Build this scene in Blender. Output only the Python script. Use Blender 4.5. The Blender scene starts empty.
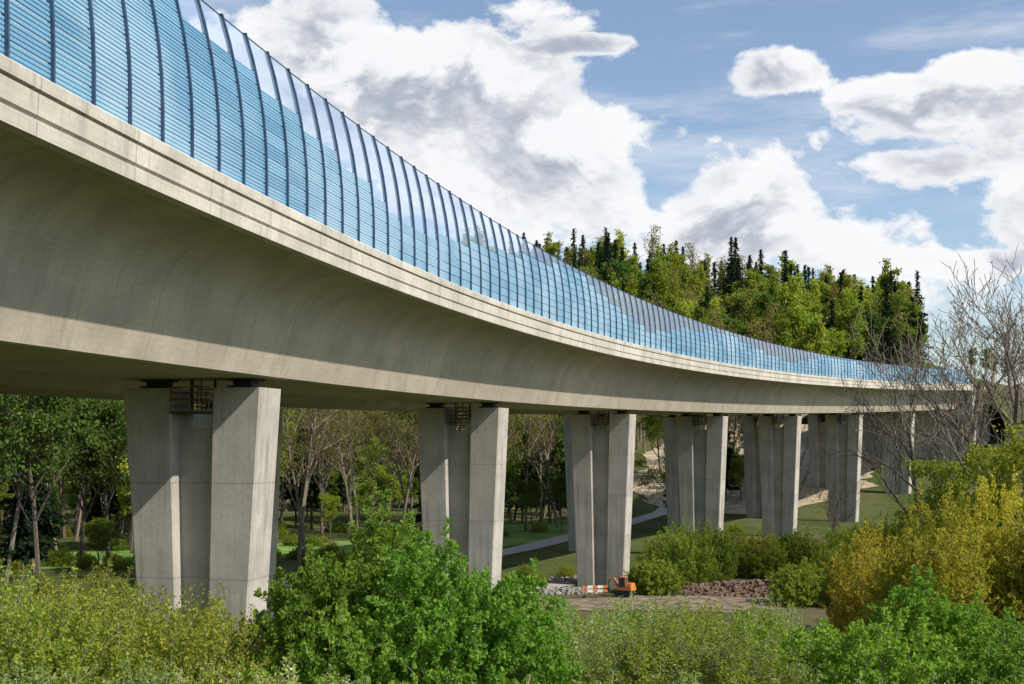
import bpy, math
import numpy as np
from mathutils import Vector
R0=np.random.default_rng(7)
F=1204.15; YH=439.17
S=bpy.context.scene; COL=S.collection
# ------------------------------------------------------------------ helpers
def link(o,parent=None):
    COL.objects.link(o)
    if parent: o.parent=parent
    return o
def empty(name):
    o=bpy.data.objects.new(name,None); o.empty_display_size=.5; return link(o)
def qmesh(name,V,Fc,mats=(),midx=None,smooth=False,uv=None):
    V=np.asarray(V,dtype=np.float32).reshape(-1,3);Fc=np.asarray(Fc,dtype=np.int32).reshape(-1,4)
    me=bpy.data.meshes.new(name);n=len(Fc)
    me.vertices.add(len(V));me.vertices.foreach_set("co",V.ravel())
    me.loops.add(n*4);me.loops.foreach_set("vertex_index",Fc.ravel())
    me.polygons.add(n);me.polygons.foreach_set("loop_start",np.arange(0,n*4,4,dtype=np.int32))
    me.polygons.foreach_set("loop_total",np.full(n,4,dtype=np.int32))
    for m in mats: me.materials.append(m)
    if midx is not None: me.polygons.foreach_set("material_index",np.asarray(midx,dtype=np.int32))
    me.polygons.foreach_set("use_smooth",np.full(n,bool(smooth)))
    if uv is not None:
        l=me.uv_layers.new(name="UVMap"); l.data.foreach_set("uv",np.asarray(uv,dtype=np.float32).ravel())
    me.update(calc_edges=True); return me
def obj(name,me,parent=None,loc=(0,0,0)):
    o=bpy.data.objects.new(name,me); o.location=loc; return link(o,parent)
class MB:
    def __init__(s): s.V=[];s.F=[];s.M=[];s.n=0
    def add(s,V,Fc,m=0):
        V=np.asarray(V,float).reshape(-1,3);Fc=np.asarray(Fc,int).reshape(-1,4)
        s.V.append(V);s.F.append(Fc+s.n);s.M.append(np.full(len(Fc),m));s.n+=len(V)
    def mesh(s,name,mats,smooth=False):
        return qmesh(name,np.concatenate(s.V),np.concatenate(s.F),mats,np.concatenate(s.M),smooth)
BF=[[0,3,2,1],[4,5,6,7],[0,1,5,4],[1,2,6,5],[2,3,7,6],[3,0,4,7]]
def hexa(mb,bot,top,m=0): mb.add(list(bot)+list(top),BF,m)
def boxl(mb,c,ax,ay,hx,hy,z0,z1,m=0):
    c=np.array(c[:2]);ax=np.array(ax);ay=np.array(ay)
    q=[c-ax*hx-ay*hy,c+ax*hx-ay*hy,c+ax*hx+ay*hy,c-ax*hx+ay*hy]
    hexa(mb,[(*p,z0) for p in q],[(*p,z1) for p in q],m)
def rod(mb,a,b,r,m=0,k=4,r2=None):
    V,Fq=tubes(np.array([a]),np.array([b]),np.array([r]),np.array([r if r2 is None else r2]),k);mb.add(V,Fq,m)
def tubes(P0,P1,R_0,R_1,k=5):
    d=P1-P0;L=np.linalg.norm(d,axis=1,keepdims=True)+1e-9;d=d/L
    ref=np.where(abs(d[:,2:3])>.9,np.array([[1.,0,0]]),np.array([[0,0,1.]]))
    a=np.cross(d,ref);a/=np.linalg.norm(a,axis=1,keepdims=True);b=np.cross(d,a)
    t=np.arange(k)*2*np.pi/k
    ring=a[:,None]*np.cos(t)[None,:,None]+b[:,None]*np.sin(t)[None,:,None]
    V=np.concatenate([P0[:,None]+ring*R_0[:,None,None],P1[:,None]+ring*R_1[:,None,None]],1)
    i=np.arange(k);j=(i+1)%k
    f=np.stack([i,j,j+k,i+k],1)
    Fq=(np.arange(len(P0))*2*k)[:,None,None]+f[None]
    return V.reshape(-1,3),Fq.reshape(-1,4)
# ------------------------------------------------------------------ materials
def newmat(name):
    m=bpy.data.materials.new(name);m.use_nodes=True;nt=m.node_tree
    for n in list(nt.nodes): nt.nodes.remove(n)
    out=nt.nodes.new("ShaderNodeOutputMaterial");return m,nt,out
def N(nt,t,**k):
    n=nt.nodes.new(t)
    for a,b in k.items():
        if a=="ins":
            for kk,v in b.items():
                if isinstance(v,bpy.types.NodeSocket): nt.links.new(v,n.inputs[kk])
                elif isinstance(v,tuple) and len(v)==3 and n.inputs[kk].type=="RGBA": n.inputs[kk].default_value=(*v,1)
                else: n.inputs[kk].default_value=v
        else: setattr(n,a,b)
    return n
def mth(nt,op,a,b=0.,c=0.,clamp=False):
    n=nt.nodes.new("ShaderNodeMath");n.operation=op;n.use_clamp=clamp
    for i,v in enumerate((a,b,c)):
        if isinstance(v,bpy.types.NodeSocket): nt.links.new(v,n.inputs[i])
        else: n.inputs[i].default_value=v
    return n.outputs[0]
def mixc(nt,f,a,b,bt="MIX"):
    n=nt.nodes.new("ShaderNodeMix");n.data_type="RGBA";n.blend_type=bt
    for s,v in ((n.inputs[0],f),(n.inputs[6],a),(n.inputs[7],b)):
        if isinstance(v,bpy.types.NodeSocket): nt.links.new(v,s)
        elif isinstance(v,(int,float)): s.default_value=v
        else: s.default_value=(*v[:3],1)
    return n.outputs[2]
def noise(nt,vec,scale,det=4,rough=.55,out=0):
    n=nt.nodes.new("ShaderNodeTexNoise");n.inputs["Scale"].default_value=scale;n.inputs["Detail"].default_value=det;n.inputs["Roughness"].default_value=rough
    nt.links.new(vec,n.inputs["Vector"]);return n.outputs[out]
def mapr(nt,v,a,b,c=0.,d=1.,smooth=True):
    n=nt.nodes.new("ShaderNodeMapRange");n.interpolation_type="SMOOTHSTEP" if smooth else "LINEAR"
    nt.links.new(v,n.inputs[0])
    for i,x in enumerate((a,b,c,d)): n.inputs[i+1].default_value=x
    return n.outputs[0]
def scalev(nt,v,s):
    n=nt.nodes.new("ShaderNodeMapping");n.inputs["Scale"].default_value=s;nt.links.new(v,n.inputs[0]);return n.outputs[0]
def concrete(name,c1,c2,mode="uv",joint=6.0,jstr=.4,streak=.5,board=.16):
    m,nt,out=newmat(name)
    tc=N(nt,"ShaderNodeTexCoord");v=tc.outputs["UV" if mode=="uv" else "Object"]
    sp=N(nt,"ShaderNodeSeparateXYZ",ins={0:v})
    big=noise(nt,v,.35,5,.6);fine=noise(nt,v,6.,5,.65)
    col=mixc(nt,mapr(nt,big,.35,.68),c1,c2)
    col=mixc(nt,mapr(nt,fine,.3,.75,0,.35),col,tuple(x*.72 for x in c2))
    if mode=="uv":
        st=noise(nt,scalev(nt,v,(1.6,.12,1)),1.,5,.7)
        brd=mth(nt,"FRACT",mth(nt,"MULTIPLY",sp.outputs[1],4.5))
        jo=mth(nt,"FRACT",mth(nt,"DIVIDE",sp.outputs[0],joint));ji=mth(nt,"FLOOR",mth(nt,"DIVIDE",sp.outputs[0],joint))
    else:
        st=noise(nt,scalev(nt,v,(1.8,1.8,.1)),1.,5,.7)
        brd=mth(nt,"FRACT",mth(nt,"MULTIPLY",mth(nt,"ADD",sp.outputs[0],sp.outputs[1]),3.))
        jo=mth(nt,"FRACT",mth(nt,"DIVIDE",sp.outputs[2],joint));ji=mth(nt,"FLOOR",mth(nt,"DIVIDE",sp.outputs[2],joint))
    wn=N(nt,"ShaderNodeTexWhiteNoise",noise_dimensions="1D");nt.links.new(ji,wn.inputs["W"])
    col=mixc(nt,mth(nt,"MULTIPLY",wn.outputs[0],.28),col,tuple(x*.7 for x in c2))
    col=mixc(nt,mapr(nt,st,.5,.78,0,streak),col,tuple(x*.5 for x in c2))
    b=mth(nt,"LESS_THAN",brd,.07)
    col=mixc(nt,mth(nt,"MULTIPLY",b,board),col,(.12,.115,.1))
    j=mth(nt,"LESS_THAN",jo,.012)
    col=mixc(nt,mth(nt,"MULTIPLY",j,jstr),col,(.1,.095,.085))
    h=mth(nt,"ADD",mth(nt,"MULTIPLY",fine,.3),mth(nt,"MULTIPLY",b,-.4))
    bp=N(nt,"ShaderNodeBump",ins={"Height":h,"Strength":.35,"Distance":.03})
    p=N(nt,"ShaderNodeBsdfPrincipled",ins={"Base Color":col,"Roughness":.88,"Normal":bp.outputs[0]})
    p.inputs["Specular IOR Level"].default_value=.25
    nt.links.new(p.outputs[0],out.inputs[0]);return m
def simple(name,c,rough=.6,metal=0.,var=.25,scale=3.):
    m,nt,out=newmat(name);tc=N(nt,"ShaderNodeTexCoord")
    n=noise(nt,tc.outputs["Object"],scale,4)
    col=mixc(nt,mapr(nt,n,.3,.7),tuple(x*(1-var) for x in c),tuple(min(1,x*(1+var)) for x in c))
    p=N(nt,"ShaderNodeBsdfPrincipled",ins={"Base Color":col,"Roughness":rough,"Metallic":metal})
    nt.links.new(p.outputs[0],out.inputs[0]);return m
def leafmat(name,c1,c2,tr=.45):
    m,nt,out=newmat(name)
    g=N(nt,"ShaderNodeNewGeometry");oi=N(nt,"ShaderNodeObjectInfo")
    col=mixc(nt,g.outputs["Random Per Island"],c1,c2)
    hs=N(nt,"ShaderNodeHueSaturation",ins={"Color":col,"Saturation":.98})
    nt.links.new(mth(nt,"MULTIPLY_ADD",oi.outputs["Random"],.045,.472),hs.inputs["Hue"])
    nt.links.new(mth(nt,"MULTIPLY_ADD",mth(nt,"FRACT",mth(nt,"MULTIPLY",oi.outputs["Random"],17.3)),.5,.75),hs.inputs["Value"])
    d=N(nt,"ShaderNodeBsdfDiffuse",ins={0:hs.outputs[0]})
    t=N(nt,"ShaderNodeBsdfTranslucent",ins={0:mixc(nt,1.,hs.outputs[0],(1.15,1.15,.6),"MULTIPLY")})
    mx=N(nt,"ShaderNodeMixShader",ins={0:tr,1:d.outputs[0],2:t.outputs[0]})
    nt.links.new(mx.outputs[0],out.inputs[0]);return m
M_deck=concrete("deck_concrete",(.54,.475,.37),(.41,.36,.28),"uv",12.,jstr=.16,streak=.5,board=.10)
M_par=concrete("parapet_concrete",(.70,.65,.56),(.50,.46,.39),"uv",5.,streak=.85)
M_pier=concrete("pier_concrete",(.56,.52,.45),(.39,.365,.32),"obj",4.2,jstr=.4,streak=.75)
M_asph=simple("asphalt",(.055,.055,.057),.9)
M_post=simple("post_blue_steel",(.04,.08,.145),.45,.2)
M_bear=simple("bearing_black",(.04,.037,.035),.6)
M_rust=simple("railing_steel",(.16,.10,.07),.6,.3)
def bluepanel():
    m,nt,out=newmat("blue_panel")
    tc=N(nt,"ShaderNodeTexCoord");g=N(nt,"ShaderNodeNewGeometry")
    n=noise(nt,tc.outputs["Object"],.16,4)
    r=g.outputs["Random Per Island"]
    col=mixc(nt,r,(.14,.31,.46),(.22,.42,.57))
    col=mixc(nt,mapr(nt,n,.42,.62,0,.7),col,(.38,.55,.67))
    p=N(nt,"ShaderNodeBsdfPrincipled",ins={"Base Color":col,"Roughness":.28})
    nt.links.new(p.outputs[0],out.inputs[0]);return m
M_blue=bluepanel()
def glassmat():
    m,nt,out=newmat("clear_panel")
    t=N(nt,"ShaderNodeBsdfTransparent",ins={0:(.88,.92,.97)})
    gl=N(nt,"ShaderNodeBsdfGlossy",ins={0:(.9,.95,1),1:.06})
    df=N(nt,"ShaderNodeBsdfDiffuse",ins={0:(.50,.66,.88)})
    m1=N(nt,"ShaderNodeMixShader",ins={0:.27,1:t.outputs[0],2:df.outputs[0]})
    fr=N(nt,"ShaderNodeFresnel",ins={0:1.4})
    mx=N(nt,"ShaderNodeMixShader",ins={0:fr.outputs[0],1:m1.outputs[0],2:gl.outputs[0]})
    nt.links.new(mx.outputs[0],out.inputs[0]);return m
M_glass=glassmat()
M_bark=simple("bark",(.12,.095,.07),.95,0,.4,6.)
M_barkg=simple("bark_grey",(.20,.165,.125),.95,0,.35,6.)
# ------------------------------------------------------------------ bridge alignment
TH0,K0,K1=.222262,.00260804,-9.04501e-6
ss=np.arange(-110,330,.5);thg=TH0+K0*ss+K1*ss*ss/2
def integ(f):
    c=np.concatenate([[0],np.cumsum((f[1:]+f[:-1])/2*.5)]);return c-c[np.argmin(abs(ss))]
Xg=integ(np.sin(thg))-13.8222;Yg=integ(np.cos(thg))+53.8127
def zs(s): return 2.6661-.000823812*s+6.79247e-5*s*s*(np.asarray(s)>0)+0*s
HS=5.81049;E=7.5349;D2=16.4612;SP=38.;W=6.605
def P(s,u):
    s=np.asarray(s,float);t=np.interp(s,ss,thg)
    return np.interp(s,ss,Xg)+u*np.cos(t),np.interp(s,ss,Yg)-u*np.sin(t)
def P3(s,u,z): x,y=P(s,u);return (float(x),float(y),float(z))
# ------------------------------------------------------------------ terrain
def sm(a,b,x): t=np.clip((x-a)/(b-a),0,1);return t*t*(3-2*t)
def T(x,y):
    x=np.asarray(x,float);y=np.asarray(y,float)
    yy=y+.06*x
    near=np.interp(yy,[-400,-30,-5,5,20,40,54,70,90,120],[20,.6,-1.7,-2.6,-5.9,-9.3,-11.5,-13.4,-14.9,-15.5])
    t=y-(262-.37*x)
    hh=np.interp(x,[-600,-300,0,40,80,120,150,180,210,260,500,900],[66,62,58,54,48,40,30,16,7,3,8,26])
    far=np.interp(t,[0,45,90],[0,6.5,17])
    z=near+far+np.clip(t-90,0,150)/150*np.maximum(hh-1.5,2)
    rr=x-(y*.36-18)
    z=z+np.clip((rr-22)*.11,0,9)*sm(60,110,y)*(1-sm(150,330,t+60))
    z=z+.35*np.sin(x*.09+1)*np.sin(y*.07)*sm(60,-10,t)*.5+1.6*np.sin(x*.021)*np.cos(y*.017)*sm(90,260,t)
    dist=np.hypot(x,y);z=z+25*sm(700,1600,dist)
    return z
def axis_(lo,hi,f0,f1,fs,cs):
    a=list(np.arange(f0,f1+.1,fs))
    x=f1;st=fs
    while x<hi: st*=1.18;x+=st;a.append(x)
    x=f0;st=fs
    while x>lo: st*=1.18;x-=st;a.insert(0,x)
    return np.array(a)
gx=axis_(-3500,3500,-110,150,2.5,0);gy=axis_(-3500,3800,-20,330,2.5,0)
GX,GY=np.meshgrid(gx,gy);GZ=T(GX,GY)
nx=len(gx);ny=len(gy)
i=np.arange(nx-1)[None]+np.arange(ny-1)[:,None]*nx
gm,nt,out=newmat("ground_grass")
tc=N(nt,"ShaderNodeTexCoord");v=tc.outputs["Object"]
c=mixc(nt,mapr(nt,noise(nt,v,.06,6,.6),.38,.62),(.085,.12,.03),(.13,.165,.045))
c=mixc(nt,mapr(nt,noise(nt,v,.5,6,.7),.42,.68,0,.8),c,(.095,.085,.04))
c=mixc(nt,mapr(nt,noise(nt,v,.03,4,.6),.47,.63,0,.8),c,(.18,.145,.09))
c=mixc(nt,mapr(nt,noise(nt,v,7.,3,.7),.4,.75,0,.5),c,(.045,.055,.018))
bp=N(nt,"ShaderNodeBump",ins={"Height":noise(nt,v,3.,6,.75),"Strength":.8,"Distance":.4})
p=N(nt,"ShaderNodeBsdfPrincipled",ins={"Base Color":c,"Roughness":1.,"Normal":bp.outputs[0]});p.inputs["Specular IOR Level"].default_value=.1
nt.links.new(p.outputs[0],out.inputs[0])
obj("ground",qmesh("ground",np.stack([GX,GY,GZ],-1).reshape(-1,3),np.stack([i,i+1,i+1+nx,i+nx],-1).reshape(-1,4),[gm],smooth=True))
def strip(name,pts,w,mat,off,n=80,nu=5,rag=0.):
    pts=np.array(pts,float);d=np.concatenate([[0],np.cumsum(np.hypot(*np.diff(pts,axis=0).T))])
    q=np.linspace(0,d[-1],n);
    k=3 if len(pts)>3 else len(pts)-1
    cx=np.polyfit(d,pts[:,0],k);cy=np.polyfit(d,pts[:,1],k)
    x=np.polyval(cx,q);y=np.polyval(cy,q);tx=np.gradient(x);ty=np.gradient(y);l=np.hypot(tx,ty);nx_,ny_=ty/l,-tx/l
    V=[];rg=np.random.default_rng(3)
    ww=np.ones((2,n))+(rag*np.stack([np.convolve(rg.normal(size=n+4),np.ones(5)/2.2,"valid") for _ in range(2)]) if rag else 0)
    if rag: tp=np.sqrt(np.clip(np.sin(np.linspace(.02,.98,n)*np.pi),.05,1));ww=ww*tp
    for f in np.linspace(-1,1,nu):
        u=f*w/2*ww[0 if f<0 else 1];V.append(np.stack([x+nx_*u,y+ny_*u,T(x+nx_*u,y+ny_*u)+off],-1))
    V=np.stack(V,1).reshape(-1,3);a=np.arange(nu-1)[None]+np.arange(n-1)[:,None]*nu
    return obj(name,qmesh(name,V,np.stack([a,a+1,a+nu+1,a+nu],-1).reshape(-1,4),[mat],smooth=True))
M_path=simple("path_gravel",(.40,.38,.34),.95,0,.2,2.)
M_field=simple("meadow_green",(.14,.25,.035),1.,0,.3,.3)
M_soil=simple("bare_soil",(.20,.15,.105),1.,0,.5,.9)
M_vine=simple("vineyard_soil",(.44,.36,.24),1.,0,.3,.5)
strip("farm_track",[(-34,118),(-16,140),(-1,166),(14,200),(27,240),(36,262)],4.2,M_path,.10)
strip("meadow",[(-70,150),(-30,168),(-5,186),(8,230)],22,M_field,.05)
strip("gravel_path",[(-12,112),(2,124),(14,134),(30,140)],3.2,M_path,.12)
strip("construction_ground",[(2,108),(16,112),(34,118)],12,M_soil,.06,n=120,nu=7,rag=.13)
strip("vineyard",[(42,246),(60,296),(78,352)],58,M_vine,.16,80,25,rag=.05)
# ------------------------------------------------------------------ bridge superstructure
def sweep(name,prof,sarr,mat,parent,closed=True,off=0.,smooth=False):
    prof=np.array(prof,float)
    if closed: prof=np.vstack([prof,prof[:1]])
    m=len(prof);V=[]
    for s in sarr:
        x,y=P(s,prof[:,0]+off);z0=float(zs(s));V.append(np.stack([x,y,z0+prof[:,1]],-1))
    V=np.array(V);n=len(sarr)
    a=np.arange(m-1)[None]+np.arange(n-1)[:,None]*m
    Fq=np.stack([a,a+1,a+1+m,a+m],-1).reshape(-1,4)
    t=np.concatenate([[0],np.cumsum(np.hypot(*np.diff(prof,axis=0).T))])
    S0=np.repeat(sarr[:-1],m-1);S1=np.repeat(sarr[1:],m-1);t0=np.tile(t[:-1],n-1);t1=np.tile(t[1:],n-1)
    uv=np.stack([np.stack([S0,t0],-1),np.stack([S0,t1],-1),np.stack([S1,t1],-1),np.stack([S1,t0],-1)],1)
    me=qmesh(name,V.reshape(-1,3),Fq,[mat],uv=uv,smooth=smooth)
    return obj(name,me,parent)
SEND=262.
sarr=np.arange(-96,SEND+.1,2.)
BW=W/2+.35
def arcp(p0,p1,p2,n=12):
    t=np.linspace(0,1,n)[:,None];p0,p1,p2=map(np.array,(p0,p1,p2));return ((1-t)**2*p0+2*t*(1-t)*p1+t*t*p2).tolist()
half=[(E-.45,HS-1.35),(E-1.0,HS-1.5)]+arcp((E-1.3,HS-1.55),(BW+.95,HS-2.0),(BW+.55,HS-3.9),16)+[(BW,.05),(BW-.15,0)]
prof=half+[(-u,z) for u,z in half[::-1]]
prof=prof+[(-E+.45,HS-.35),(E-.45,HS-.35)]
par=[(E-.44,HS-1.42),(E-.06,HS-1.42),(E-.04,HS-1.05),(E-.10,HS-1.02),(E-.10,HS-.96),(E-.02,HS-.93),(E,HS-.42),(E-.07,HS-.40),(E-.07,HS-.36),(E+.06,HS-.34),(E+.08,HS-.05),(E+.04,HS),(E-.42,HS),(E-.44,HS-.05)]
def superstructure(name,off):
    pr=empty(name)
    sweep("box_girder",prof,sarr,M_deck,pr,off=off)
    sweep("right_parapet",par,sarr,M_par,pr,off=off)
    sweep("left_parapet",[(-u,z) for u,z in par[::-1]],sarr,M_par,pr,off=off)
    sweep("carriageway",[(-E+.5,HS-.345),(E-.5,HS-.345)],sarr,M_asph,pr,closed=False,off=off)
    return pr
superstructure("curved_viaduct",0.)
superstructure("curved_viaduct",-D2)
# ------------------------------------------------------------------ noise barrier
BT=[(270,38),(330,86),(400,145),(480,205),(560,256),(650,301),(700,322),(750,338),(800,350),(850,359),(900,366)]
s_=np.linspace(-40,250,600);ex,ey=P(s_,E);m=ey>4
px=512+F*ex[m]/ey[m];py=YH-F*(zs(s_[m])+HS)/ey[m];o=np.argsort(px);px=px[o];py=py[o];sm_=s_[m][o];em=ey[m][o]
def s_at(q): return float(np.interp(q,px,sm_))
bs=np.array([s_at(a) for a,b in BT]);bh=np.array([(np.interp(a,px,py)-b)/F*np.interp(a,px,em) for a,b in BT])
cf=np.polyfit(bs,bh,3)
def Hb(s): return float(np.clip(np.polyval(cf,np.clip(s,bs[0],bs[-1])),3.,7.2))+.12
G=[(0,1),(105,1.0),(200,.80),(300,.66),(360,.50),(412,.32),(440,.42),(480,.55),(540,.8),(580,.95),(620,.6),(650,.35),(690,.7),(730,.95),(760,.6),(790,.4),(820,.8),(850,.9),(880,.5),(900,.9)]
gs=[s_at(a) for a,b in G];gv=[b for a,b in G]
def lean(h): return -.033*max(h-1.,0)**2
barrier=empty("noise_barrier")
mbb=MB();mbg=MB();mbp=MB()
BAY=2.0
for k,s in enumerate(np.arange(-94,SEND-2,BAY)):
    sa,sb=s+.04,s+BAY-.04;H=Hb(s);zz=float(zs(s))+HS;zz2=float(zs(s+BAY))+HS
    g=float(np.interp(s,gs,gv));hb=max(.5,round(g*H/.5)*.5)
    if g>.97: hb=math.floor(H/.5)*.5
    hb=min(hb,math.floor(H/.5)*.5)
    u0=E-.22
    for c_ in range(int(round(hb/.5))):
        h0=.06+c_*.5+.012;h1=.06+(c_+1)*.5-.012
        nr=4;hs_=[];us=[]
        hs_.append(h0);us.append(-.05)
        for r in range(nr):
            a=h0+(h1-h0)*r/nr;b=h0+(h1-h0)*(r+1)/nr
            hs_+= [a+(b-a)*.15,a+(b-a)*.8,b];us+= [.0,.0,-.025]
        us[-1]=-.05
        V=[]
        for sq,zq in ((sa,zz),(sb,zz2)):
            for h,u in zip(hs_,us): x,y=P(sq,u0+u+lean(h));V.append((x,y,zq+h))
        m_=len(hs_);a=np.arange(m_-1);mbb.add(V,np.stack([a,a+m_,a+m_+1,a+1],-1))
    if H-hb>.15:
        hs_=np.linspace(hb+.07,H,4);V=[]
        for sq,zq in ((sa,zz),(sb,zz2)):
            for h in hs_: x,y=P(sq,u0+lean(h));V.append((x,y,zq+h))
        a=np.arange(3);mbg.add(V,np.stack([a,a+4,a+5,a+1],-1))
    a0=P3(sa,u0+lean(H),zz+H);b0=P3(sb,u0+lean(H),zz2+H);rod(mbp,a0,b0,.03)
    hp=np.linspace(0,H+.08,7)
    for a,b in zip(hp[:-1],hp[1:]):
        q=[];
        for h in (a,b):
            for du,ds in ((-.1,-.035),(.07,-.035),(.07,.035),(-.1,.035)):
                q.append(P3(s+ds,u0+.02+du+lean(h),zz+h))
        hexa(mbp,q[:4],q[4:])
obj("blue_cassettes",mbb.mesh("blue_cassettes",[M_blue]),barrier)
obj("clear_panels",mbg.mesh("clear_panels",[M_glass]),barrier)
obj("posts",mbp.mesh("posts",[M_post]),barrier)
# ------------------------------------------------------------------ piers
def pier(s,off):
    pr=empty("bridge_pier")
    x,y=P(s,off);t=float(np.interp(s,ss,thg));zt=float(zs(s))-.42
    pr.location=(float(x),float(y),zt);pr.rotation_euler=(0,0,-t)
    gz=float(min(T(x,y),T(x+2,y),T(x-2,y)))-1.2-zt
    mb=MB()
    zsn=np.linspace(0,gz,8)
    def w(z):
        d=z/gz;o=W/2-(.98 if -gz<16 else .85)*d;i=1.0-.38*d;dy=1.1-.1*d;return i,o,dy
    for sg in (-1,1):
        rings=[]
        for z in zsn:
            i_,o_,dy=w(z);c=.09
            pts=[(i_+c,-dy),(o_-c,-dy),(o_,-dy+c),(o_,dy-c),(o_-c,dy),(i_+c,dy),(i_,dy-c),(i_,-dy+c)]
            rings.append([(sg*a,b,z) for a,b in pts])
        V=np.array(rings).reshape(-1,3)
        for r in range(len(zsn)-1):
            for j in range(8):
                jj=(j+1)%8;q=[r*8+j,r*8+jj,(r+1)*8+jj,(r+1)*8+j]
                mb.add(V[q],[[0,1,2,3] if sg<0 else [3,2,1,0]])
        T0=V[:8];mb.add(T0[[0,1,2,3]],[[0,1,2,3]]);mb.add(T0[[0,3,4,7]],[[0,1,2,3]]);mb.add(T0[[4,5,6,7]],[[0,1,2,3]])
    obj("shafts",mb.mesh("shafts",[M_pier]),pr)
    mb=MB();hexa(mb,[(-.7,-.4,gz),(.7,-.4,gz),(.7,.4,gz),(-.7,.4,gz)],[(-1.15,-.4,-1.75),(1.15,-.4,-1.75),(1.15,.4,-1.75),(-1.15,.4,-1.75)])
    obj("web_wall",mb.mesh("web_wall",[M_pier]),pr)
    mb=MB()
    for sg in (-1,1):
        boxl(mb,(sg*2.1,0),(1,0),(0,1),.62,.62,.002,.12,0);boxl(mb,(sg*2.1,0),(1,0),(0,1),.42,.42,.122,.33,0);boxl(mb,(sg*2.1,0),(1,0),(0,1),.6,.6,.332,.418,0)
    boxl(mb,(0,0),(1,0),(0,1),.96,1.25,-1.1,-1.03,0)
    for y_ in (-1.2,1.2):
        for x_ in (-.9,-.45,0,.45,.9): rod(mb,(x_,y_,-1.05),(x_,y_,0.05),.03,1)
        for z_ in (-.8,-.5,-.22,.03): rod(mb,(-.95,y_,z_),(.95,y_,z_),.028,1)
    for x_ in (-.2,.2): rod(mb,(x_,-.5,-1.),(x_,-.5,.42),.04,1)
    for q in range(4): rod(mb,(-.2,-.5,-.8+q*.3),(.2,-.5,-.8+q*.3),.02,1)
    rod(mb,(.55,.1,-.9),(.55,.1,.42),.06,0);rod(mb,(-.6,.1,-.9),(-.6,.1,.42),.05,0)
    obj("bearings_and_railing",mb.mesh("bearings_and_railing",[M_bear,M_rust]),pr)
    return pr
for k in range(-2,7):
    if k>=0: pier(k*SP,0.)
    if k>=-1: pier(k*SP-(4.5 if k==1 else 0),-D2)
# abutment
ab=empty("bridge_abutment");mb=MB()
t=float(np.interp(SEND,ss,thg));ax=(math.cos(t),-math.sin(t));ay=(math.sin(t),math.cos(t));ze=float(zs(SEND))
cx,cy=P(SEND+2.2,-D2/2);boxl(mb,(float(cx),float(cy)),ax,ay,D2/2+E-.2,2.2,-12,ze-.05)
cx,cy=P(SEND+4.4,-D2/2);boxl(mb,(float(cx),float(cy)),ax,ay,D2/2+E-.3,1.9,-12,ze+HS-1.5)
for sg,u in ((1,E-.45),(-1,-D2-E+.45)):
    cx,cy=P(SEND+9,u);boxl(mb,(float(cx),float(cy)),ax,ay,.4,9,-12,ze+HS-.1)
obj("wall",mb.mesh("wall",[M_pier]),ab)
mb=MB()
SA=np.arange(SEND+4,SEND+64,4.)
for a,b in zip(SA[:-1],SA[1:]):
    for (u0,h0),(u1,h1) in (((E+8,-9.),(E-.2,-.6)),((E-.2,-.6),(-D2-E,-.6)),((-D2-E,-.6),(-D2-E-14,-9.))):
        q=[P3(a,u0,ze+HS+h0),P3(a,u1,ze+HS+h1),P3(b,u1,ze+HS+h1),P3(b,u0,ze+HS+h0)];mb.add(q,[[0,3,2,1]])
obj("road_embankment",mb.mesh("road_embankment",[gm]))
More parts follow.
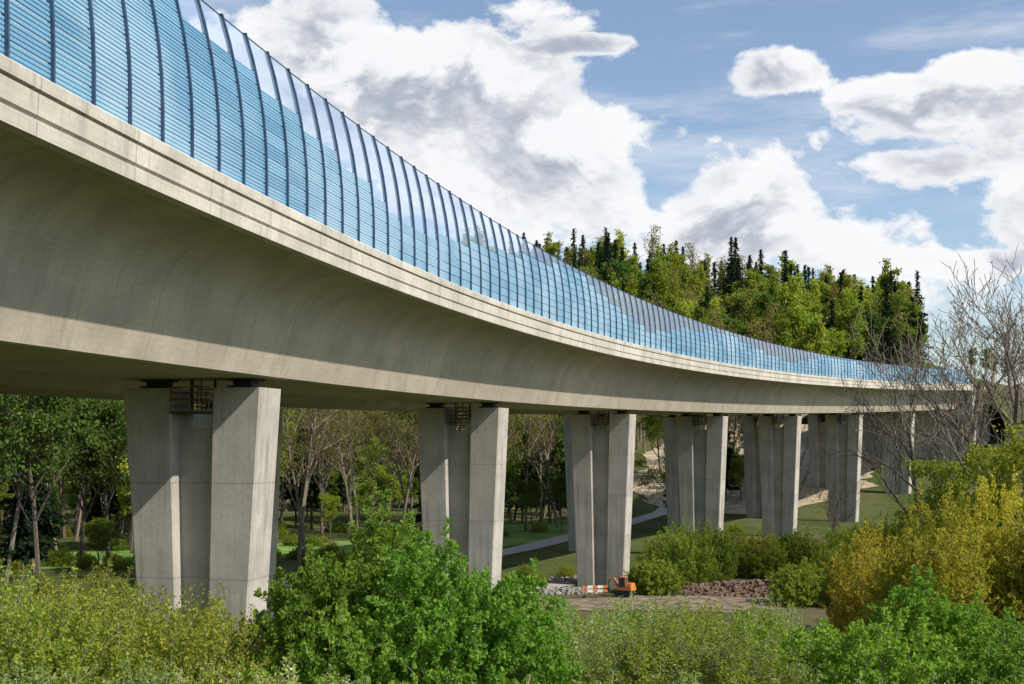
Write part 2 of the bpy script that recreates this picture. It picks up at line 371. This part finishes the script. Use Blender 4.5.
# ------------------------------------------------------------------ vegetation generators
def unit(v): return v/(np.linalg.norm(v,axis=-1,keepdims=True)+1e-9)
def leaves(rng,C,A,L,Wd,fold=.12):
    n=len(C);A=unit(A);B=unit(np.cross(A,rng.normal(size=(n,3))));Nn=np.cross(A,B)
    l=(L*rng.uniform(.6,1.25,n))[:,None];w=(Wd*rng.uniform(.6,1.25,n))[:,None]
    V=np.stack([C-A*l*.5,C+B*w*.5+Nn*l*fold-A*l*.08,C+A*l*.5,C-B*w*.5+Nn*l*fold-A*l*.08],1)
    return V.reshape(-1,3),np.arange(n*4).reshape(-1,4)
def bush(name,seed,R,H,nsh,per,L,Wd,sl,up,mat,bark=None,spread=.07,flowers=None,fl=0,shell=.42):
    rng=np.random.default_rng(seed);bark=bark or M_barkg
    lc=unit(rng.normal(size=(13,3))+np.array([0,0,.25]))
    d=unit(rng.normal(size=(nsh,3)));d[:,2]=np.abs(d[:,2])*.95-.12*rng.random(nsh);d=unit(d)
    lump=.70+.40*np.max(np.exp(8*(d@lc.T-1)),axis=1)
    rr=np.clip(rng.random(nsh)**shell,.25,1)*lump
    O=d*rr[:,None]*np.array([R,R,H*.86]);O[:,2]+=H*.10;O[:,2]=np.maximum(O[:,2],.03*H)
    D=unit(d*.75+np.array([0,0,up])+rng.normal(size=(nsh,3))*.42)
    sls=sl*rng.uniform(.45,1.3,nsh)
    t=np.tile(np.linspace(.0,1,per),nsh)+rng.uniform(-.05,.05,nsh*per)
    oi=np.repeat(np.arange(nsh),per)
    side=rng.normal(size=(nsh*per,3));side=unit(side-D[oi]*np.sum(side*D[oi],1)[:,None])
    tt=t[:,None];bend=np.array([0,0,-.22])*(tt**2)*sls[oi][:,None]
    C=O[oi]+D[oi]*tt*sls[oi][:,None]+bend+side*(L*.5+spread*rng.random((nsh*per,1)))*(1.15-.6*tt)
    A=side+D[oi]*.6+np.array([0,0,-.25])
    mb=MB();V,Fq=leaves(rng,C,A,L,Wd);mb.add(V,Fq,0)
    tv,tf=tubes(O,O+D*sls[:,None]*.95+np.array([0,0,-.18])*sls[:,None],np.full(nsh,.008),np.full(nsh,.003),3);mb.add(tv,tf,1)
    ns=26;e=O[rng.integers(0,nsh,ns)];b=np.stack([rng.normal(size=ns)*R*.12,rng.normal(size=ns)*R*.12,np.full(ns,-.3)],1)
    mid=(e*.5+b*.5)+np.array([0,0,H*.08]);mid[:,:2]*=.75
    tv,tf=tubes(b,mid,np.full(ns,.045),np.full(ns,.03),5);mb.add(tv,tf,1);tv,tf=tubes(mid,e,np.full(ns,.03),np.full(ns,.012),4);mb.add(tv,tf,1)
    mats=[mat,bark]
    if flowers:
        idx=rng.integers(0,nsh,fl);C2=O[idx]+D[idx]*sls[idx][:,None]*rng.uniform(.3,1,(fl,1))
        C2=np.repeat(C2,3,0)+rng.normal(size=(fl*3,3))*.03
        V,Fq=leaves(rng,C2,rng.normal(size=(fl*3,3)),.025,.02);mb.add(V,Fq,2);mats.append(flowers)
    return mb.mesh(name,mats)
def skeleton(rng,H,r0,levels,kids,spreadang,lean_=.05,ratio=.62,start=.3,upb=.25):
    P0=[];P1=[];A=[];B=[];tips=[]
    def grow(p,d,L,r,lv):
        nseg=4 if lv==0 else 3
        pts=[p];rads=[r];cur=d
        for k in range(nseg):
            cur=cur+rng.normal(size=3)*(.05 if lv==0 else .16)+np.array([0,0,upb*.3 if lv else 0]);cur/=np.linalg.norm(cur)
            p2=pts[-1]+cur*L/nseg;r2=r*(1-(k+1)/nseg*(.55 if lv<levels else .75))
            P0.append(pts[-1]);P1.append(p2);A.append(rads[-1]);B.append(r2);pts.append(p2);rads.append(r2)
        if lv>=levels: tips.append((pts[-2],pts[-1]));return
        nk=kids[lv]
        for k in range(nk):
            f=start+(1-start)*(k+.5)/nk if lv==0 else .3+.7*(k+.5)/nk
            q=f*nseg;i_=min(int(q),nseg-1);pp=pts[i_]+(pts[i_+1]-pts[i_])*(q-i_);rp=rads[i_]+(rads[i_+1]-rads[i_])*(q-i_)
            az=rng.uniform(0,6.283) if lv else k*2.4+rng.uniform(-.4,.4)
            a=unit(np.cross(cur,[math.cos(az),math.sin(az),.3]));an=spreadang*rng.uniform(.7,1.25)
            nd=unit(cur*math.cos(an)+a*math.sin(an)+np.array([0,0,upb]))
            grow(pp,nd,L*ratio*rng.uniform(.75,1.15)*(1.12-.55*f if lv==0 else 1),rp*.62,lv+1)
    grow(np.zeros(3)-np.array([0,0,.3]),unit(np.array([rng.normal()*lean_,rng.normal()*lean_,1])),H,r0,0)
    return np.array(P0),np.array(P1),np.array(A),np.array(B),tips
def tree(name,seed,H,r0,kids,nl,L,Wd,cl,mat,bark=None,start=.3,ang=.8,ratio=.5,upb=.25,thin=1.):
    bark=bark or M_bark
    rng=np.random.default_rng(seed);lv=len(kids)
    P0,P1,A,B,tips=skeleton(rng,H,r0,lv,kids,ang,ratio=ratio,start=start,upb=upb)
    A=np.maximum(A,.012*thin);B=np.maximum(B,.008*thin)
    mb=MB();big=A>.05
    if big.any(): v,f=tubes(P0[big],P1[big],A[big],B[big],6);mb.add(v,f,1)
    if (~big).any(): v,f=tubes(P0[~big],P1[~big],A[~big],B[~big],3);mb.add(v,f,1)
    if nl:
        tp=np.array([t[1] for t in tips]);tq=np.array([t[0] for t in tips])
        w=rng.random(len(tp))**1.3+.15;idx=rng.choice(len(tp),nl,p=w/w.sum())
        C=tq[idx]+(tp[idx]-tq[idx])*rng.uniform(0,1.2,(nl,1))+rng.normal(size=(nl,3))*cl*np.array([1,1,.6])
        V,Fq=leaves(rng,C,rng.normal(size=(nl,3))+np.array([0,0,-.3]),L,Wd);mb.add(V,Fq,0)
    return mb.mesh(name,[mat,bark])
def conifer(name,seed,H,R,mat,nl=30):
    rng=np.random.default_rng(seed);mb=MB()
    rod(mb,(0,0,-.5),(0,0,H*.6),.22,1,6,.12);rod(mb,(0,0,H*.6),(0,0,H),.12,1,5,.02)
    C=[];A=[]
    for k in range(nl):
        f=k/(nl-1);z=H*(.16+.83*f);r=R*(1-f)**.75*rng.uniform(.65,1.25)+.2;nb=int(9-4*f)
        for b in range(nb):
            az=rng.uniform(0,6.283);rr=r*rng.uniform(.5,1.15);m_=max(3,int(rr*4))
            t=np.linspace(.12,1,m_)
            for q in t:
                p=np.array([math.cos(az)*rr*q,math.sin(az)*rr*q,z-.28*rr*q+.12*rr*q*q])
                for _ in range(2): C.append(p+rng.normal(size=3)*.18);A.append([math.cos(az)+rng.normal()*.7,math.sin(az)+rng.normal()*.7,-.5+rng.normal()*.3])
    V,Fq=leaves(rng,np.array(C),np.array(A),.95,.45,.05);mb.add(V,Fq,0)
    return mb.mesh(name,[mat,M_bark])
L_bright=leafmat("leaf_bright",(.14,.28,.03),(.30,.46,.07),.5)
L_yel=leafmat("leaf_yellowgreen",(.19,.26,.03),(.37,.43,.065),.5)
L_spring=leafmat("leaf_spring",(.16,.25,.03),(.32,.40,.06),.45)
L_pale=leafmat("leaf_pale",(.20,.29,.075),(.37,.46,.16),.5)
L_dk=leafmat("leaf_mid",(.07,.13,.025),(.14,.21,.045),.4)
L_orange=leafmat("leaf_golden",(.34,.34,.035),(.60,.56,.07),.5)
L_fir=leafmat("needle_dark",(.012,.028,.015),(.030,.054,.024),.1)
L_bud=leafmat("leaf_bud",(.19,.17,.05),(.30,.28,.08),.45)
M_flw=simple("blossom_white",(.70,.70,.58),.8,0,.1)
Bbig=bush("bush_broadleaf",1,2.7,5.0,2000,42,.115,.09,.65,.45,L_bright,shell=.3)
Bbig2=bush("bush_broadleaf2",5,2.7,3.9,1600,42,.10,.08,.6,.5,L_bright)
Byel=bush("bush_yellow",2,2.4,3.3,1500,38,.075,.05,.8,.9,L_yel)
Bpale=bush("bush_pale",3,2.0,3.2,1500,42,.07,.045,.75,.8,L_pale,flowers=M_flw,fl=400)
Blow=bush("bush_low",4,1.6,1.9,1100,40,.05,.035,.42,.8,L_pale,flowers=M_flw,fl=300)
Bmid=bush("bush_mid",6,2.4,4.0,620,24,.17,.10,.9,1.0,L_yel)
Bmid2=bush("bush_mid2",8,2.2,3.0,560,24,.18,.12,.8,.8,L_spring)
Borg=bush("bush_golden",9,3.2,7.5,1700,36,.15,.10,1.2,1.0,L_orange)
def place(name,me,x,y,sc=1.,rot=0.,sz=None,dz=-.15,parent=None):
    o=bpy.data.objects.new(name,me);o.location=(x,y,float(T(x,y))+dz);o.rotation_euler=(0,0,rot);o.scale=(sc,sc,sz or sc);return link(o,parent)
def pb(name,me,H0,pxx,D,top,rot,sxy=None,dz=-.2):
    x=(pxx-512)/F*D;z=(YH-top)/F*D;h=z-float(T(x,D));s=h/H0
    return place(name,me,x,D,sxy or s,rot,s,dz)
pb("leafy_bush",Bbig,5.0,375,20,508,1.4,.80)
pb("leafy_bush",Bbig,5.0,455,19,526,3.4,.72)
pb("leafy_bush",Bbig2,4.2,315,19,565,2.4,.64)
pb("leafy_bush",Bbig2,4.2,395,18,560,5.,.62)
pb("leafy_bush",Bbig2,4.1,840,21,566,1.0,.9)
pb("leafy_bush",Bbig2,4.1,1000,20,582,2.9,.85)
pb("leafy_bush",Bbig,5.,925,24,572,4.1,.8)
pb("leafy_bush",Bbig2,4.1,785,22,588,4.0,.66)
for k,(a,d,tp,r) in enumerate([(20,17,570,.3),(110,18,580,1.9),(190,19,594,3.1),(-60,16,565,5.),(60,24,560,4.4),(240,20,614,1.),(150,25,573,2.)]): pb("yellow_green_bush",Byel,3.5,a,d,tp,r,.88)
for k,(a,d,tp,r) in enumerate([(560,25,600,.3),(640,27,598,1.9),(715,26,600,3.1),(765,30,602,5.),(600,20,620,2.2),(690,19,622,.9),(535,30,593,1.),(675,33,598,2.),(590,34,604,4.),(645,20,618,3.),(740,19,628,5.5)]): pb("flowering_shrub",[Bpale,Bpale,Byel][k%3],3.4,a,d,tp,r,.9)
for k,(a,d,tp,r) in enumerate([(60,12,655,.3),(150,12.5,650,1.9),(250,12,645,3.1),(330,13,662,5.),(430,13,680,2.2),(530,12,668,.9),(620,12.5,664,1.),(720,13,662,2.),(820,12,668,3.4),(930,13,670,4.4),(1010,12,674,5.5),(-40,12,650,1.2),(1090,13,650,.2)]): pb("low_shrub",Blow,2.05,a,d,tp,r,.95)
for k,(a,d,tp,r) in enumerate([(930,44,472,.3),(990,48,458,2.),(885,50,512,4.),(1050,46,456,1.)]): pb("golden_leaved_bush",Borg,8.2,a,d,tp,r,.9)
for k,(a,d,tp) in enumerate([(668,135,525),(690,128,518),(712,132,520),(735,140,526),(760,135,528),(790,142,526),(815,138,530),(845,150,524),(870,150,516),(900,130,505),(940,140,495),(650,120,552),(830,118,545),(860,110,540),(800,112,556)]):
    pb("valley_shrub",[Bmid,Bmid2][k%3==2],4.2 if k%3!=2 else 3.3,a,d,tp,k*1.3,1.3)
ug=empty("undergrowth")
def dcl(x,y,off=0.):
    bx,by=P(ss[::4],off);return np.min(np.hypot(bx-x,by-y))
def bscore(x,y): return min(dcl(x,y,0.),dcl(x,y,-D2))
TRK=([118,140,166,200,250],[-34,-16,-1,14,30])
cnt=0
while cnt<340:
    y=R0.uniform(26,210);x=R0.uniform(-.46*y-8,.5*y+6)
    if y>95 and abs(x-12)<26 and y<124: continue
    if y>90 and R0.random()<.45: continue
    if bscore(x,y)<5.5: continue
    xt=np.interp(y,*TRK)
    if y>105 and abs(x-xt)<8 : continue
    k=R0.integers(0,4);me=[Bmid,Bmid2,Byel,Bmid2][k];s=R0.uniform(.3,.75)*(1.0 if y>60 else .8)
    place("shrub",me,x,y,s,R0.uniform(0,6.28),s*R0.uniform(.7,1.),parent=ug);cnt+=1
# trees
TD=[tree("broadleaf_a",11,17,.28,(11,5,4),7500,.44,.36,.55,L_spring,start=.25),
    tree("broadleaf_b",12,19,.3,(12,5,4),7500,.44,.36,.6,L_dk,start=.3),
    tree("broadleaf_c",13,15,.25,(11,5,4),7000,.42,.34,.5,L_yel,start=.2)]
TB=[tree("budding_a",21,22,.26,(13,5,4),2800,.26,.2,.5,L_bud,M_barkg,start=.35,ang=.7,ratio=.42,thin=1.8),
    tree("budding_b",22,24,.3,(13,5,4),3200,.28,.2,.5,L_bud,M_barkg,start=.4,ang=.65,ratio=.4,thin=1.8)]
TN=[tree("bare_a",31,15,.3,(9,5,5,3),500,.2,.14,.3,L_bud,M_barkg,start=.25,ang=.75,ratio=.6,thin=1.8),
    tree("bare_b",32,13,.25,(9,5,4,3),0,.2,.15,.3,L_bud,M_bark,start=.2,ang=.7,ratio=.6,thin=1.8)]
TC=[conifer("spruce_a",41,26,3.8,L_fir),conifer("spruce_b",42,22,3.1,L_fir)]
HD=[tree("hill_a",51,20,.35,(10,4),1700,.85,.7,.8,L_spring,M_barkg,start=.3,ang=.7,ratio=.36,thin=3),
    tree("hill_b",52,22,.35,(11,4),1700,.85,.7,.8,L_yel,M_barkg,start=.35,ang=.65,ratio=.34,thin=3),
    tree("hill_c",53,19,.35,(10,4),1800,.85,.7,.85,L_dk,M_barkg,start=.3,ang=.75,ratio=.38,thin=3),
    tree("hill_d",54,23,.35,(12,4),700,.6,.5,.8,L_bud,M_barkg,start=.4,ang=.6,ratio=.32,thin=3)]
wood=empty("valley_woodland");cnt=0
while cnt<430:
    y=R0.uniform(126,300);x=R0.uniform(-.52*y-12,.30*y)
    bx=float(np.interp(y,Yg,Xg))
    if x>bx-D2-14: continue
    xt=np.interp(y,[100,118,140,166,200,250],[-50,-34,-16,-1,14,30])
    if abs(x-xt)<5: continue
    if -75<x<10 and 150<y<182 and R0.random()<.75: continue
    r=R0.random();me=TB[R0.integers(0,2)] if r<.62 else (TD[[0,1,1,2][R0.integers(0,4)]] if r<.84 else TC[R0.integers(0,2)])
    s=R0.uniform(.75,1.2)
    if R0.random()<.28: me=TD[R0.integers(0,2)];s=R0.uniform(.25,.45)
    place("tree",me,x,y,s,R0.uniform(0,6.28),parent=wood);cnt+=1
hill=empty("hill_forest")
def addhill(n,x0,x1,t0,t1,fn):
    c=0
    while c<n:
        x=R0.uniform(x0,x1);t=R0.uniform(t0,t1);y=t+262-.37*x
        if bscore(x,y)<20: continue
        if not fn(x,t,y): continue
        f=(t-90)/150
        pc=.09+.66*sm(.48,.9,f+R0.normal()*.10)
        if R0.random()<pc: me=TC[R0.integers(0,2)];s=R0.uniform(.6,1.15)
        else: me=HD[[0,0,1,1,2,3,3][R0.integers(0,7)]];s=R0.uniform(.65,1.1)
        place("tree",me,x,y,s,R0.uniform(0,6.28),sz=s*R0.uniform(.9,1.2),parent=hill);c+=1
addhill(240,-330,-20,60,330,lambda x,t,y:x>-.6*y)
addhill(760,-25,190,92,290,lambda x,t,y:x<72+.33*t)
addhill(110,-60,100,18,92,lambda x,t,y:not(-28<(x-(46+.36*(y-262)))<30) and bscore(x,y)>24)
# vine rows
mb=MB();rng=np.random.default_rng(5)
for r in range(21):
    u=-25+r*2.5
    yy=np.arange(254,350,1.3);xx=44+.34*(yy-252)+u
    for a,b in zip(xx,yy):
        z=float(T(a,b));rod(mb,(a,b,z),(a+rng.normal()*.1,b,z+1.5),.05,1,3)
    C=np.stack([np.repeat(xx,3),np.repeat(yy,3),np.repeat(T(xx,yy),3)],1)+rng.normal(size=(len(xx)*3,3))*[.15,.4,.25]+[0,0,1.0]
    V,Fq=leaves(rng,C,rng.normal(size=C.shape),.3,.25);mb.add(V,Fq,0)
obj("vine_rows",mb.mesh("vine_rows",[L_yel,M_barkg]))
rw=empty("right_woodland");cnt=0
while cnt<150:
    y=R0.uniform(150,420);x=R0.uniform(.38*y,.36*y+170)
    if bscore(x,y)<18: continue
    if y<260 and R0.random()<.5: continue
    me=(HD+TB)[R0.integers(0,6)];s=R0.uniform(.3,.5);place("tree",me,x,y,s,R0.uniform(0,6.28),parent=rw);cnt+=1
pb("bare_tree",TN[0],19,965,125,318,.3)
pb("bare_tree",TN[1],17,1015,118,308,2.3)
pb("bare_tree",TN[0],19,1045,135,300,4.3)
pb("bare_tree",TN[1],17,925,150,360,1.3)
pb("bare_tree",TN[1],17,832,165,478,3.3)
pb("broadleaf_tree",TD[2],19,1005,85,440,1.)
pb("broadleaf_tree",TD[2],19,965,110,455,2.)
# ------------------------------------------------------------------ worksite
def rocks(name,x,y,rx,ry,h,n,size,mat,seed):
    rng=np.random.default_rng(seed);mb=MB()
    for k in range(n):
        a=rng.uniform(0,6.28);r=rng.random()**.5;px_=x+math.cos(a)*r*rx;py_=y+math.sin(a)*r*ry
        z=float(T(px_,py_))+h*(1-r*r)*rng.uniform(.3,1);s=size*rng.uniform(.4,1.3)
        q=np.array([[-1,-1,-1],[1,-1,-1],[1,1,-1],[-1,1,-1],[-1,-1,1],[1,-1,1],[1,1,1],[-1,1,1]])*s*rng.uniform(.45,1,(8,3))
        an=rng.uniform(0,3.14);c_,s_2=math.cos(an),math.sin(an);q[:,:2]=q[:,:2]@np.array([[c_,-s_2],[s_2,c_]])
        mb.add(q+np.array([px_,py_,z]),BF)
    return obj(name,mb.mesh(name,[mat]))
rocks("rubble_pile",26,122,10,5,1.1,2200,.24,simple("brown_earth",(.19,.12,.085),1.,0,.4,1.5),3)
rocks("gravel_heap",8,130,6,3,.5,500,.2,simple("grey_gravel",(.30,.29,.27),.95,0,.3,1.5),4)
rocks("gravel_heap",4,121,5,2.5,.4,400,.2,simple("grey_gravel2",(.32,.30,.27),.95,0,.3,1.5),5)
M_or=simple("machine_orange",(.52,.17,.04),.5);M_rub=simple("track_rubber",(.03,.03,.03),.8);M_gl=simple("cab_glass",(.05,.07,.09),.15);M_wh=simple("white_paint",(.7,.7,.68),.5)
def excavator(x,y,rot,sc):
    pr=empty("mini_excavator");pr.location=(x,y,float(T(x,y))+.08);pr.rotation_euler=(0,0,rot);pr.scale=(sc,)*3
    mb=MB()
    for sg in (-1,1):
        pts=[(-1.05,.3),(-.9,.08),(-.7,0),(.7,0),(.9,.08),(1.05,.3),(.9,.52),(.7,.58),(-.7,.58),(-.9,.52)]
        y0,y1=sg*.55-.2,sg*.55+.2
        V=[(a,y0,b) for a,b in pts]+[(a,y1,b) for a,b in pts];n=len(pts)
        mb.add(V,[[j,(j+1)%n,(j+1)%n+n,j+n] for j in range(n)],1)
        for yy_ in (0,n):
            mb.add(V,[[yy_+0,yy_+1,yy_+8,yy_+9],[yy_+1,yy_+2,yy_+7,yy_+8],[yy_+2,yy_+3,yy_+6,yy_+7],[yy_+3,yy_+4,yy_+5,yy_+6]],1)
    boxl(mb,(0,0),(1,0),(0,1),.55,.35,.3,.66,1)
    hexa(mb,[(-1.1,-.7,.68),(.75,-.7,.68),(.75,.7,.68),(-1.1,.7,.68)],[(-1.,-.66,1.15),(.7,-.66,1.05),(.7,.66,1.05),(-1.,.66,1.15)],0)
    hexa(mb,[(-1.02,-.6,1.16),(-.35,-.6,1.12),(-.35,.6,1.12),(-1.02,.6,1.16)],[(-.9,-.5,1.5),(-.35,-.5,1.5),(-.35,.5,1.5),(-.9,.5,1.5)],0)
    hexa(mb,[(-.32,.0,1.1),(.62,.0,1.08),(.62,.62,1.08),(-.32,.62,1.1)],[(-.25,.04,2.1),(.45,.04,2.1),(.45,.58,2.1),(-.25,.58,2.1)],2)
    boxl(mb,(.1,.31),(1,0),(0,1),.42,.32,2.102,2.17,0)
    for a,b in (((-.33,-.01),(-.26,.03)),((.63,-.01),(.46,.03)),((.63,.63),(.46,.59)),((-.33,.63),(-.26,.59))): rod(mb,(*a,1.1),(*b,2.1),.04,0)
    rod(mb,(.7,-.2,.95),(1.5,-.2,1.95),.13,0,4,.11);rod(mb,(1.5,-.2,1.95),(2.1,-.2,1.75),.11,0,4,.09);rod(mb,(2.1,-.2,1.75),(2.35,-.2,.85),.09,0,4,.07)
    rod(mb,(.9,-.2,.85),(1.5,-.2,1.65),.05,1)
    hexa(mb,[(2.05,-.45,.4),(2.55,-.45,.25),(2.55,.05,.25),(2.05,.05,.4)],[(2.2,-.45,.9),(2.6,-.45,.75),(2.6,.05,.75),(2.2,.05,.9)],1)
    obj("body",mb.mesh("body",[M_or,M_rub,M_gl]),pr)
excavator(11.0,117,2.6,.85)
def barrier_(x,y,rot):
    pr=empty("site_barrier");pr.location=(x,y,float(T(x,y))+.07);pr.rotation_euler=(0,0,rot);mb=MB()
    for z0 in (.45,.85):
        for k in range(5): boxl(mb,(-1+k*.5,0),(1,0),(0,1),.249,.02,z0,z0+.25,k%2)
    for x_ in (-1,1): rod(mb,(x_,0.05,0),(x_,0.05,1.2),.03,2);boxl(mb,(x_,.05),(1,0),(0,1),.1,.35,0,.08,2)
    obj("boards",mb.mesh("boards",[M_or,M_wh,M_rub]),pr)
barrier_(8.0,116,.2)
# ------------------------------------------------------------------ light
sd=Vector((.82,-.46,.86)).normalized()
sun=bpy.data.lights.new("sun","SUN");sun.energy=5.;sun.angle=math.radians(.5);sun.color=(1,.94,.84)
so=bpy.data.objects.new("sun",sun);so.rotation_euler=sd.to_track_quat("Z","Y").to_euler();link(so)
w=bpy.data.worlds.new("World");S.world=w;w.use_nodes=True;nt=w.node_tree
for n in list(nt.nodes): nt.nodes.remove(n)
wo=nt.nodes.new("ShaderNodeOutputWorld")
sky=N(nt,"ShaderNodeTexSky",sky_type="NISHITA");sky.sun_disc=False
sky.sun_elevation=math.asin(sd.z);sky.sun_rotation=math.atan2(sd.x,sd.y);sky.air_density=1.;sky.dust_density=.9;sky.ozone_density=2.
tc=N(nt,"ShaderNodeTexCoord");v=tc.outputs["Generated"]
def vm(op,a,b):
    n=nt.nodes.new("ShaderNodeVectorMath");n.operation=op
    for i_,q in enumerate((a,b)):
        if isinstance(q,bpy.types.NodeSocket): nt.links.new(q,n.inputs[i_])
        else: n.inputs[i_].default_value=q
    return n.outputs["Value"] if op in("LENGTH","DOT_PRODUCT") else n.outputs[0]
st=scalev(nt,v,(1,1,1.6))
warp=noise(nt,st,5.,2,.5,1)
wv=vm("ADD",st,vm("MULTIPLY",vm("SUBTRACT",warp,(.5,.5,.5)),(.08,.08,.08)))
blobs=[(320,50,85,45),(430,95,115,62),(540,150,125,62),(650,205,125,55),(750,232,110,38),(850,235,85,28),
 (765,76,48,16),(905,112,72,24),(985,92,55,26),(930,168,75,18),(1020,150,40,34),(880,258,62,12),(1000,262,50,12),(560,46,50,8),(-300,110,330,100),(1450,150,350,90)]
cov=None
for a,b,rx,ry in blobs:
    d0=Vector(((a-512)/F,1,(YH-b)/F)).normalized()
    df=vm("SUBTRACT",v,tuple(d0));df=vm("MULTIPLY",df,(F/rx,F/rx,F/ry))
    f=mth(nt,"MAXIMUM",mth(nt,"SUBTRACT",1.,mth(nt,"MULTIPLY",vm("DOT_PRODUCT",df,df),.5)),-1.2)
    cov=f if cov is None else mth(nt,"MAXIMUM",cov,f)
n1=noise(nt,wv,11.,8,.57)
up=vm("ADD",wv,(.016,-.004,.040))
n2=noise(nt,up,11.,5,.57)
dens=mth(nt,"ADD",mth(nt,"MULTIPLY",cov,.45),mth(nt,"MULTIPLY",mth(nt,"SUBTRACT",n1,.5),2.4))
alpha=mapr(nt,dens,.02,.28)
wisp=mapr(nt,noise(nt,scalev(nt,v,(1.5,1.5,9)),3.2,5,.65),.42,.78,0.05,.5)
alpha=mth(nt,"MAXIMUM",alpha,wisp)
lit=mapr(nt,mth(nt,"SUBTRACT",n1,n2),-.08,.09)
core=mapr(nt,dens,.10,.62)
shade=mth(nt,"MULTIPLY",core,mth(nt,"SUBTRACT",1.,mth(nt,"MULTIPLY",lit,.92)))
ccol=mixc(nt,shade,(.98,.985,1.0),(.42,.47,.56))
bs_=N(nt,"ShaderNodeBackground",ins={0:sky.outputs[0],1:.15})
bc=N(nt,"ShaderNodeBackground",ins={0:ccol,1:1.0})
mx=N(nt,"ShaderNodeMixShader",ins={0:alpha,1:bs_.outputs[0],2:bc.outputs[0]})
nt.links.new(mx.outputs[0],wo.inputs[0])
w.cycles.sampling_method="MANUAL";w.cycles.sample_map_resolution=512
# ------------------------------------------------------------------ camera
cd=bpy.data.cameras.new("camera");cam=bpy.data.objects.new("camera",cd);link(cam)
cam.rotation_euler=(math.radians(90),0,0);cd.sensor_width=36;cd.lens=F/1024*36;cd.shift_y=(YH-342)/1024;cd.clip_end=9000;cd.clip_start=.1
S.camera=cam
S.view_settings.view_transform="Standard";S.view_settings.look="None";S.view_settings.exposure=0
